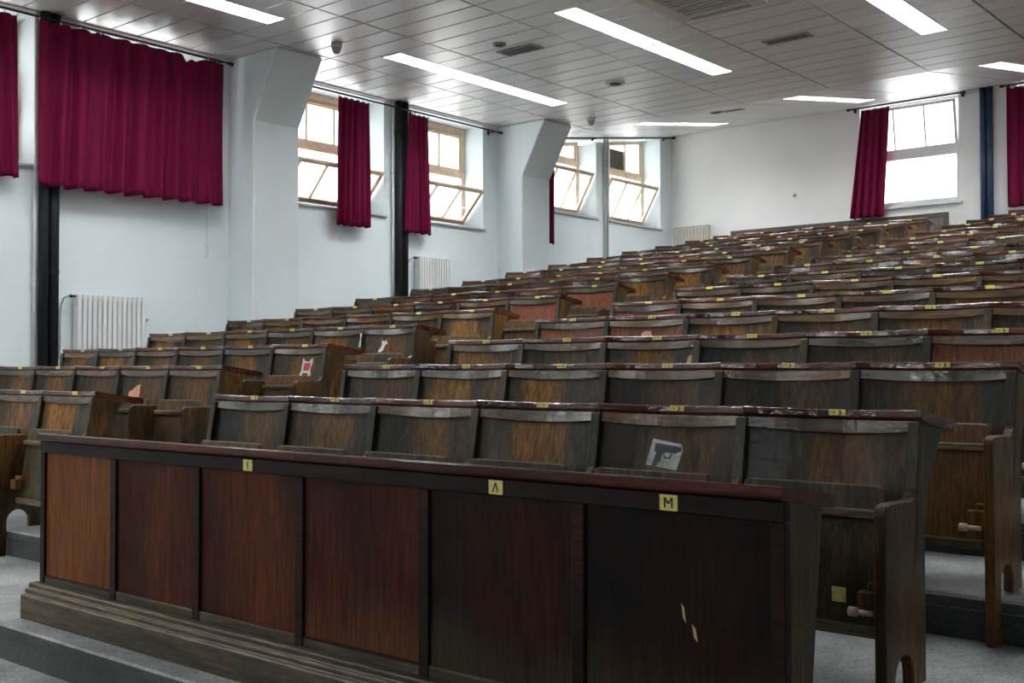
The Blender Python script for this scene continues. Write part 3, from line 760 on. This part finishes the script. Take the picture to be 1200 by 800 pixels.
# ------------------------------------------------------------------ bench pieces (local to one seat: x centred, y = ledge front edge, z = ledge top)
NS = 12
LEAN = .16
def yl(z): return -.008 - LEAN*(-z-.03)
def arc(x, d, w=W): return d*(1-(2*x/w)**2)
def desk_piece():
    bm = bmesh.new(); rings = []
    for i in range(NS+1):
        x = -W/2+.0012+(W-.0024)*i/NS; c = arc(x, .030)
        s = .155
        f_ = lambda y, dz: (x, y, -s*y+dz)
        rings.append([f_(c+.001, -.024), f_(c, -.020), f_(c, -.006), f_(c+.002, -.002), f_(c+.006, 0), f_(.278, 0), f_(.284, -.004), f_(.286, -.012), f_(.284, -.026), f_(.278, -.030), f_(c+.006, -.030)])
    loft(bm, rings); fin(bm)
    return mesh('desk_ledge', bm)
def rail_piece():
    bm = bmesh.new(); rings = []; w2 = W/2-.0185
    for i in range(NS+1):
        x = -w2+2*w2*i/NS; c = arc(x, .022); zb = -.062-arc(x, .013)
        y0 = yl(-.031)+.004+c; y1 = yl(zb)+.004+c
        rings.append([(x, y0, -.0315-.155*max(0, y0)), (x, y1-.001, zb+.004), (x, y1+.003, zb), (x, y1+.016, zb), (x, y0+.018, -.0315-.155*(y0+.018))])
    loft(bm, rings); fin(bm); return mesh('top_rail', bm)
def panel_piece():
    bm = bmesh.new(); rings = []; w2 = W/2-.0185
    for i in range(NS+1):
        x = -w2+2*w2*i/NS; c = arc(x, .026); zt = -.064-arc(x, .013)
        rings.append([(x, yl(zt)+.016+c, zt), (x, yl(-.25)+.016+c, -.25), (x, yl(-.43)+.016+c*.8, -.43), (x, yl(-.43)+.026+c*.8, -.43), (x, yl(-.25)+.026+c, -.25), (x, yl(zt)+.026+c, zt)])
    loft(bm, rings); fin(bm); return mesh('back_panel', bm)
SUP = [(-.008, -.0325), (yl(-.20), -.20), (-.046, -.222), (-.060, -.234), (-.085, -.240), (-.12, -.2385), (-.225, -.236), (-.246, -.240), (-.257, -.250), (-.260, -.265), (-.258, -.886), (-.2, -.886), (-.2, -.705)]
for k in range(1, 9):
    a = PI-PI*k/9; SUP.append((-.1375+.0625*math.cos(a), -.705+.0625*math.sin(a)))
SUP += [(-.075, -.705), (-.075, -.742), (.02, -.742), (.02, -.30), (.03, -.26), (.095, -.157), (.166, -.060)]
def support_piece(end):
    bm = bmesh.new()
    if end == 0: x0, x1, s0, s1 = -.014, .014, -.0185, .0185
    elif end < 0: x0, x1, s0, s1 = .001, .033, .001, .0185+.016       # left end: panel lies inside the ledge end
    else: x0, x1, s0, s1 = -.033, -.001, -.0345, -.001
    prism_x(bm, SUP, x0, x1)
    fin(bm, .0035)
    return mesh('divider' if end == 0 else 'end_panel', bm)
def stile_piece(end):             # narrow strip in front of the support, between the back panels
    s0, s1 = {0: (-.0185, .0185), -1: (.001, .0345), 1: (-.0345, -.001)}[end]
    bm = bmesh.new()
    prism_x(bm, [(yl(-.0325)-.004, -.0325), (yl(-.235)-.004, -.235), (yl(-.44)-.004, -.44), (yl(-.44)+.02, -.44), (yl(-.0325)+.02, -.0365)], s0, s1)
    fin(bm, .002); return mesh('stile', bm)
def seat_piece():
    bm = bmesh.new(); y0, y1 = -.098, -.150
    def yy(z): return y0+(y1-y0)*(-z-.205)/.40
    pts = [(-.215, -.600), (.215, -.600), (.215, -.222), (.208, -.209), (.195, -.205), (-.195, -.205), (-.208, -.209), (-.215, -.222)]
    a = [bm.verts.new((x, yy(z)-.011, z)) for x, z in pts]; b = [bm.verts.new((x, yy(z)+.011, z)) for x, z in pts]; n = len(pts)
    bm.faces.new(a); bm.faces.new(b[::-1])
    for i in range(n): bm.faces.new((a[i], b[i], b[(i+1) % n], a[(i+1) % n]))
    fin(bm, .003); return mesh('folding_seat', bm)
def batten_piece(zt, zb):
    bm = bmesh.new(); yc = -.098-.052*(-zt-.205)/.40
    box(bm, -.212, .212, yc-.034, yc-.0112, zb, zt); fin(bm, .004); return mesh('batten', bm)
def bracket_piece():
    bm = bmesh.new(); box(bm, -.03, .03, -.20, -.165, -.525, -.475); box(bm, -.01, .05, -.185, -.165, -.475, -.455); fin(bm, .004); return mesh('hinge_bracket', bm)
def knob_piece():
    bm = bmesh.new(); tube(bm, [(-.035, -.205, -.53), (-.012, -.205, -.53)], .0125, 10); tube(bm, [(-.012, -.205, -.53), (.03, -.205, -.53)], .008, 8); fin(bm); return mesh('hinge_knob', bm, True)
def plate_piece():
    bm = bmesh.new(); box(bm, -.026, .026, -.0025, .0005, -.009, .009); fin(bm, .001); return mesh('number_plate', bm)
def mark_piece(kind):
    bm = bmesh.new()
    def st(x0, z0, x1, z1, w=.0016):
        d = Vector((x1-x0, 0, z1-z0)); n = Vector((-d.z, 0, d.x)).normalized()*w
        p = [Vector((x0, -.0032, z0)), Vector((x1, -.0032, z1))]
        q = [p[0]-n, p[1]-n, p[1]+n, p[0]+n]
        hexa(bm, [v for v in q]+[v+Vector((0, .0008, 0)) for v in q])
    tube(bm, [(-.009, -.0032, 0), (-.009, -.0024, 0)], .0028, 8)
    if kind == 0: st(.004, .005, .011, .005); st(.011, .005, .007, -.005)
    elif kind == 1: st(.008, .005, .008, -.005)
    elif kind == 2: st(.005, .005, .011, .003); st(.011, .003, .005, -.005); st(.005, -.005, .012, -.005)
    else: st(.005, .005, .011, .005); st(.011, .005, .011, -.005); st(.006, 0, .011, 0); st(.005, -.005, .011, -.005)
    for sx in (-.021, .021): tube(bm, [(sx, -.0032, 0), (sx, -.0024, 0)], .0013, 6)
    fin(bm); return mesh('number_mark', bm)
ME = dict(desk=desk_piece(), rail=rail_piece(), panel=panel_piece(), div=support_piece(0), endl=support_piece(-1), endr=support_piece(1), st0=stile_piece(0), stl=stile_piece(-1), str_=stile_piece(1),
          seat=seat_piece(), b1=batten_piece(-.268, -.292), b2=batten_piece(-.572, -.602), br=bracket_piece(), kn=knob_piece(), plate=plate_piece(),
          mark=[mark_piece(k) for k in range(4)])

# torn scraps and stickers glued to the back panels
def flat_on_panel(name, pts, mat, parent, lift=.0, t=.0008, label=None):
    """polygon given in panel coords (x,z), laid on the concave panel surface"""
    bm = bmesh.new()
    def P(x, z, d): return (x, yl(z)+.016+arc(x, .026)-.0006-lift-d, z)
    a = [bm.verts.new(P(x, z, t)) for x, z in pts]; b = [bm.verts.new(P(x, z, 0)) for x, z in pts]; n = len(pts)
    fa = bm.faces.new(a); fb = bm.faces.new(b[::-1])
    for i in range(n): bm.faces.new((a[i], b[i], b[(i+1) % n], a[(i+1) % n]))
    bmesh.ops.triangulate(bm, faces=[fa, fb])
    o = obj(name, bm, mat, parent)
    if label: o['label'] = label
    return o
def jag(pts, n=3, amp=.004, seed=1):
    r = random.Random(seed); out = []
    for i, p in enumerate(pts):
        q = pts[(i+1) % len(pts)]
        for k in range(n):
            f = k/n; out.append((p[0]+(q[0]-p[0])*f+r.uniform(-amp, amp)*(k > 0), p[1]+(q[1]-p[1])*f+r.uniform(-amp, amp)*(k > 0)))
    return out

ORD = ['', 'first', 'second', 'third', 'fourth', 'fifth', 'sixth', 'seventh', 'eighth', 'ninth', 'tenth', 'eleventh', 'twelfth', 'thirteenth', 'fourteenth', 'fifteenth', 'sixteenth']
RED = {('L', 6, 5), ('L', 7, 5), ('R', 4, 0), ('R', 4, 1), ('R', 5, 0), ('R', 3, 5)}
EXTRA = {('L', 3): ', torn red and white sticker', ('L', 4): ', torn white paper', ('L', 6): ', red panel', ('L', 7): ', red panel',
         ('R', 1): ', pistol picture', ('R', 3): ', red panel', ('R', 4): ', red panels', ('L', 2): ', peach paper scrap', ('L', 16): ', highest of that block', ('R', 16): ', highest of that block'}
mark_i = 0
def bench(block, r):
    global mark_i
    w = W if block == 'L' else (.5495 if r == 2 else WR_)
    x0 = XL if block == 'L' else XR
    xc = x0+3*w
    zf = tread_z(r)
    side = 'left of the aisle' if block == 'L' else 'right of the aisle'
    lab = '%s bench row from the front %s%s' % (ORD[r], side, EXTRA.get((block, r), ''))
    t = thing('tiered_bench', lab, 'bench', (xc, YR[r], zf), 'bench rows %s' % side)
    zt = ZR[r]+ZO-zf
    sx = w/W
    for k in range(7):
        me = ME['endl'] if k == 0 else ME['endr'] if k == 6 else ME['div']
        inst('end_panel' if k in (0, 6) else 'divider', me, M['support'], t, ((k-3)*w, 0, zt))
        sl = inst('stile', ME['stl'] if k == 0 else ME['str_'] if k == 6 else ME['st0'], M['stile'], t, ((k-3)*w, 0, zt))
        if (block, r, k) == ('L', 4, 5):
            bm = bmesh.new()
            q = jag([(-.004, -.055), (.010, -.06), (.006, -.10), (.012, -.15), (-.006, -.158), (-.002, -.11)], 3, .003, 6)
            a = [bm.verts.new((x, yl(z)-.0052, z)) for x, z in q]; b = [bm.verts.new((x, yl(z)-.0042, z)) for x, z in q]
            fa = bm.faces.new(a); fb = bm.faces.new(b[::-1])
            for i in range(len(q)): bm.faces.new((a[i], b[i], b[(i+1) % len(q)], a[(i+1) % len(q)]))
            bmesh.ops.triangulate(bm, faces=[fa, fb])
            obj('torn_paper', bm, 'paper', sl)['label'] = 'torn strip of white paper'
    for k in range(6):
        px = (k-2.5)*w
        inst('desk_ledge', ME['desk'], M['desk'], t, (px, 0, zt), sx)
        inst('top_rail', ME['rail'], M['rail'], t, (px, 0, zt), sx)
        red = (block, r, k) in RED
        pn = inst('back_panel', ME['panel'], M['panel_red'] if red else M['panel'], t, (px, 0, zt), sx)
        if red: pn['label'] = 'plain reddish plywood back panel'
        off = random.uniform(-.01, .025)
        if not (r > 4 and random.random() < .12):
            pl = inst('number_plate', ME['plate'], M['brass'], t, (px+off, arc(off, .030)-.0006, zt-.014))
            if r <= 4: inst('number_mark', ME['mark'][mark_i % 4], M['ink'], pl); mark_i += 1
        # folding seats, battens and hinges where the photo looks in
        if r <= 4 or (block == 'L' and k >= 3) or (block == 'R' and k in (0, 1, 5)):
            brown = (block, r, k) in {('R', 2, 5), ('L', 3, 5)}
            se = inst('folding_seat', ME['seat'], M['seat_brown'] if brown else M['seat'], t, (px, 0, zt), sx)
            if brown: se['label'] = 'lighter brown folded seat'
            inst('batten', ME['b1'], M['batten'], se); inst('batten', ME['b2'], M['batten'], se)
            if r <= 3:
                for s in (-1, 1):
                    if s == 1:
                        inst('hinge_bracket', ME['br'], M['support'], se, (s*.20, 0, 0)); inst('hinge_knob', ME['kn'], M['knob'], se, (s*.185, 0, 0))
                    else:
                        inst('hinge_bracket', ME['br'], M['support'], se, (s*.20, 0, 0))
            if (block, r, k) == ('R', 1, 5):
                bm = bmesh.new(); box(bm, -.02, .02, -.157, -.1535, -.52, -.48); obj('seat_plate', bm, 'brass', se, (.10, 0, 0))
        if (block, r, k) == ('R', 1, 4):
            st = flat_on_panel('pasted_picture', [(-.064, -.113), (.045, -.127), (.052, -.146), (.043, -.175), (.033, -.211), (-.085, -.198), (-.075, -.16)], 'greypaper', pn, label='grey cut-out picture of a pistol')
            flat_on_panel('pistol_print', [(-.052, -.128), (.047, -.138), (.046, -.152), (.030, -.154), (.030, -.158), (-.020, -.156), (-.026, -.165), (-.034, -.203), (-.062, -.200), (-.048, -.158), (-.056, -.150)], 'gun', st, .0010)
            flat_on_panel('pistol_print', [(-.022, -.156), (-.017, -.156), (-.014, -.170), (.002, -.171), (.008, -.158), (.013, -.158), (.006, -.176), (-.018, -.175)], 'gun', st, .0010)
            flat_on_panel('white_patch', [(-.062, -.116), (.040, -.129), (.038, -.134), (-.060, -.123)], 'paper', st, .0010)
            flat_on_panel('white_patch', [(.028, -.160), (.046, -.150), (.044, -.158), (.030, -.168)], 'paper', st, .0010)
        if (block, r, k) == ('L', 3, 5):
            st = flat_on_panel('torn_sticker', jag([(.005, -.095), (.03, -.115), (.075, -.115), (.108, -.092), (.112, -.13), (.095, -.165), (.104, -.207), (.083, -.207), (.07, -.19), (.02, -.19), (.006, -.21), (-.012, -.208), (.012, -.165), (.018, -.125)], 3, .004, 5), 'paper', pn, label='torn white sticker with a red centre')
            flat_on_panel('red_print', jag([(.028, -.126), (.088, -.124), (.092, -.15), (.080, -.176), (.026, -.178), (.024, -.15)], 2, .003, 2), 'redprint', st, .0010)
        if (block, r, k) == ('L', 4, 5):
            flat_on_panel('torn_paper', jag([(-.088, -.108), (-.068, -.118), (-.05, -.105), (-.035, -.13), (-.058, -.148), (-.07, -.175), (-.10, -.195), (-.12, -.198), (-.10, -.165), (-.09, -.14)], 3, .005, 8), 'paper', pn, label='scraps of torn white paper')
        if (block, r, k) == ('L', 2, 4):
            flat_on_panel('paper_scrap', jag([(-.165, -.20), (-.16, -.165), (-.10, -.135), (-.055, -.118), (-.058, -.20)], 3, .004, 4), 'peach', pn, label='torn peach-coloured paper')
        if (block, r, k) == ('R', 4, 1):
            flat_on_panel('paper_scrap', [(-.053, -.135), (-.042, -.105), (-.02, -.092), (.02, -.094), (.030, -.135)], 'peach', pn, label='peach-coloured paper scrap')
        if (block, r, k) == ('R', 3, 2):
            flat_on_panel('paper_scrap', jag([(.206, -.150), (.214, -.112), (.235, -.098), (.233, -.150)], 2, .003, 3), 'tan', pn, label='tan paper scrap')
    return t
for r in range(1, 17):
    bench('L', r); bench('R', r)

# ------------------------------------------------------------------ front desk of the right block
def front_desk():
    y0, z0, xa, xb = 2.26, -.26, -4.417, -1.125
    zf = tread_z(1); xc = (xa+xb)/2; zt = z0+ZO-zf
    t = thing('front_desk', 'long dark mahogany panelled desk front with stepped plinth, nearest the viewer', 'desk', (xc, y0, zf))
    L = xb-xa; w = L/6
    xs = [xa-xc + d for d in (0, .551, 1.085, 1.638, 2.185, 2.726, L)]      # stile centres as seen
    for (k0, k1) in ((0, 3), (3, 6)):
        bm = bmesh.new(); s = .155; rings = []
        for x in (xs[k0]+.0012, xs[k1]-.0012):
            f_ = lambda y, dz: (x, y, zt-s*y+dz)
            rings.append([f_(-.012, -.026), f_(-.013, -.020), f_(-.013, -.006), f_(-.010, -.001), f_(-.005, 0), f_(.262, 0), f_(.268, -.005), f_(.268, -.026), f_(.262, -.030), f_(-.008, -.030)])
        loft(bm, rings); obj('desk_ledge', bm, 'desk_front', t)
    bm = bmesh.new(); box(bm, xs[0], xs[6], 0, .022, zt-.078, zt-.0335); obj('top_rail', bm, 'front_dark', t, bevel=.002)
    for k in range(7):
        c = xs[k]; hw = .020
        a, b = (c, c+.036) if k == 0 else (c-.036, c) if k == 6 else (c-hw, c+hw)
        bm = bmesh.new(); box(bm, a, b, .002, .026, zt-.604, zt-.0782); obj('stile', bm, 'front_dark', t, bevel=.003)
    mats = ['mah1', 'mah2', 'mah2', 'mah3', 'mah4', 'mah4']  # tones partly stain, partly light falloff to the right put into the colour
    labs = ['worn orange-brown panel', None, None, 'deep red panel', 'panel darkened for light falloff', 'panel darkened for light falloff']
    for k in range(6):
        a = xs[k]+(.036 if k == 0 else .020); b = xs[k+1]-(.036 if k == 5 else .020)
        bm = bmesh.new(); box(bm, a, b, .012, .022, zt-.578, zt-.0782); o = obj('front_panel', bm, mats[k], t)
        if labs[k]: o['label'] = labs[k]
        bm = bmesh.new()       # thin moulding along the panel foot
        box(bm, a+.001, b-.001, .004, .0115, zt-.578, zt-.572); obj('bead', bm, 'batten' if k in (1, 2, 4) else 'front_dark', t)
        bm = bmesh.new(); box(bm, a, b, .006, .024, zt-.604, zt-.5782); obj('bottom_rail', bm, 'plinth', t)
        if k == 5:
            for (px, pz, hh, ww) in ((-1.388, -.572, .022, .006), (-1.358, -.615, .02, .008)):
                bm = bmesh.new()
                q = [(px-xc-ww, .0112, zt+(pz+.26)+hh), (px-xc+ww*.2, .0112, zt+(pz+.26)+hh*.6), (px-xc+ww, .0112, zt+(pz+.26)-hh), (px-xc-ww*.3, .0112, zt+(pz+.26)-hh*.5)]
                hexa(bm, q+[(x, y+.0007, z) for x, y, z in q]); obj('bare_chip', bm, 'tan', o)
    prof = [(.03, 0), (-.062, 0), (-.062, zt-.652), (-.058, zt-.646), (-.044, zt-.646), (-.044, zt-.630), (-.041, zt-.626), (-.028, zt-.626), (-.028, zt-.608), (-.024, zt-.6045), (.03, zt-.6045)]
    bm = bmesh.new(); prism_x(bm, prof, xs[0]-.03, xs[6]); fin(bm, .003); o = inst('plinth', mesh('plinth', bm), M['plinth'], t)
    o.data.materials.append(M['batten'])          # worn arrises, their edge highlight also painted in pale
    for p in o.data.polygons:
        if abs(p.normal.y) > .3 and p.normal.z > .3: p.material_index = 1
    side = [(.0265, zt-.036), (.195, zt-.0625), (.166, zt-.265), (.141, zt-.435), (.13, 0), (.031, 0), (.0265, zt-.55)]
    for xx0, xx1 in ((xs[0], xs[0]+.034), (xs[6]-.034, xs[6])):
        bm = bmesh.new(); prism_x(bm, side, xx0, xx1); obj('side_panel', bm, 'support', t, bevel=.003)
    # front cheek pieces so that the ends read as one board with the front stile
    for px, nm in ((-3.033, 'I'), (-1.957, 'V'), (-1.419, 'M')):
        bm = bmesh.new(); box(bm, -.025, .025, -.0035, -.0002, -.019, .019)
        pl = obj('letter_plate', bm, 'brass', t, (px-xc, 0, zt-.056), bevel=.001)
        bm = bmesh.new()
        def st(xp, zp, xq, zq, wd=.0022):
            d = Vector((xq-xp, 0, zq-zp)); n = Vector((-d.z, 0, d.x)).normalized()*wd
            p = [Vector((xp, -.0045, zp)), Vector((xq, -.0045, zq))]; q = [p[0]-n, p[1]-n, p[1]+n, p[0]+n]
            hexa(bm, q+[v+Vector((0, .0009, 0)) for v in q])
        if nm == 'I': st(0, .012, 0, -.012)
        elif nm == 'V': st(-.009, -.012, 0, .012); st(0, .012, .009, -.012)
        else: st(-.010, -.012, -.010, .012); st(-.010, .012, 0, -.002); st(0, -.002, .010, .012); st(.010, .012, .010, -.012)
        obj('letter', bm, 'ink', pl)
    return t
front_desk()

# ------------------------------------------------------------------ daylight, camera, view
wd = bpy.data.worlds.new('overcast sky'); bpy.context.scene.world = wd; wd.use_nodes = True
nt = wd.node_tree; nt.nodes.clear()
bg = nt.nodes.new('ShaderNodeBackground'); wo = nt.nodes.new('ShaderNodeOutputWorld')
tc = nt.nodes.new('ShaderNodeTexCoord'); sp = nt.nodes.new('ShaderNodeSeparateXYZ')
rp = nt.nodes.new('ShaderNodeValToRGB'); rp.color_ramp.elements[0].position = .0; rp.color_ramp.elements[1].position = .6
rp.color_ramp.elements[0].color = (.9, .92, .95, 1); rp.color_ramp.elements[1].color = (.92, .97, 1.05, 1)
nt.links.new(tc.outputs['Generated'], sp.inputs[0]); nt.links.new(sp.outputs[2], rp.inputs[0]); nt.links.new(rp.outputs[0], bg.inputs[0])
bg.inputs[1].default_value = 2.0
nt.links.new(bg.outputs[0], wo.inputs[0])
def portal(name, loc, rot, sx, sy):
    l = bpy.data.lights.new(name, 'AREA'); l.shape = 'RECTANGLE'; l.size = sx; l.size_y = sy; l.cycles.is_portal = True
    o = bpy.data.objects.new(name, l); C.objects.link(o); o.location = loc; o.rotation_euler = rot
for a, b, s in WINS:
    portal('window_portal', (XWALL-.43, (a+b)/2, (s+ZO+top_open(b))/2), (0, -PI/2, 0), top_open(b)-s-ZO, b-a)
for a, b, s in BW:
    zt = ceil_z(YBACK)
    portal('window_portal', ((a+b)/2, YBACK+.43, (s+ZO+zt)/2), (-PI/2, 0, 0), b-a, zt-s-ZO)

for a, b, z0, z1 in FRW: portal('window_portal', ((a+b)/2, YFRONT-.31, (z0+z1)/2), (PI/2, 0, 0), b-a, z1-z0)

cam = bpy.data.cameras.new('camera'); cam.sensor_width = 36; cam.lens = 39.358; cam.clip_start = .05
co = bpy.data.objects.new('camera', cam); C.objects.link(co)
yaw, pitch, roll = .69948, .024068, -.0014328
cy, sy, cp, spn = math.cos(yaw), math.sin(yaw), math.cos(pitch), math.sin(pitch)
f_ = Vector((-sy*cp, cy*cp, spn)); r_ = Vector((cy, sy, 0)); u_ = r_.cross(f_)
r2 = math.cos(roll)*r_ + math.sin(roll)*u_; u2 = -math.sin(roll)*r_ + math.cos(roll)*u_
mw = Matrix((r2, u2, -f_)).transposed().to_4x4(); mw.translation = (0, 0, ZO); co.matrix_world = mw
sc = bpy.context.scene; sc.camera = co
vs = sc.view_settings; vs.view_transform = 'Standard'; vs.look = 'None'; vs.gamma = 1; vs.use_curve_mapping = False
vs.exposure = 1.6
sc.cycles.use_denoising = True
sc.cycles.max_bounces = 10; sc.cycles.diffuse_bounces = 5; sc.cycles.glossy_bounces = 4; sc.cycles.transparent_max_bounces = 12
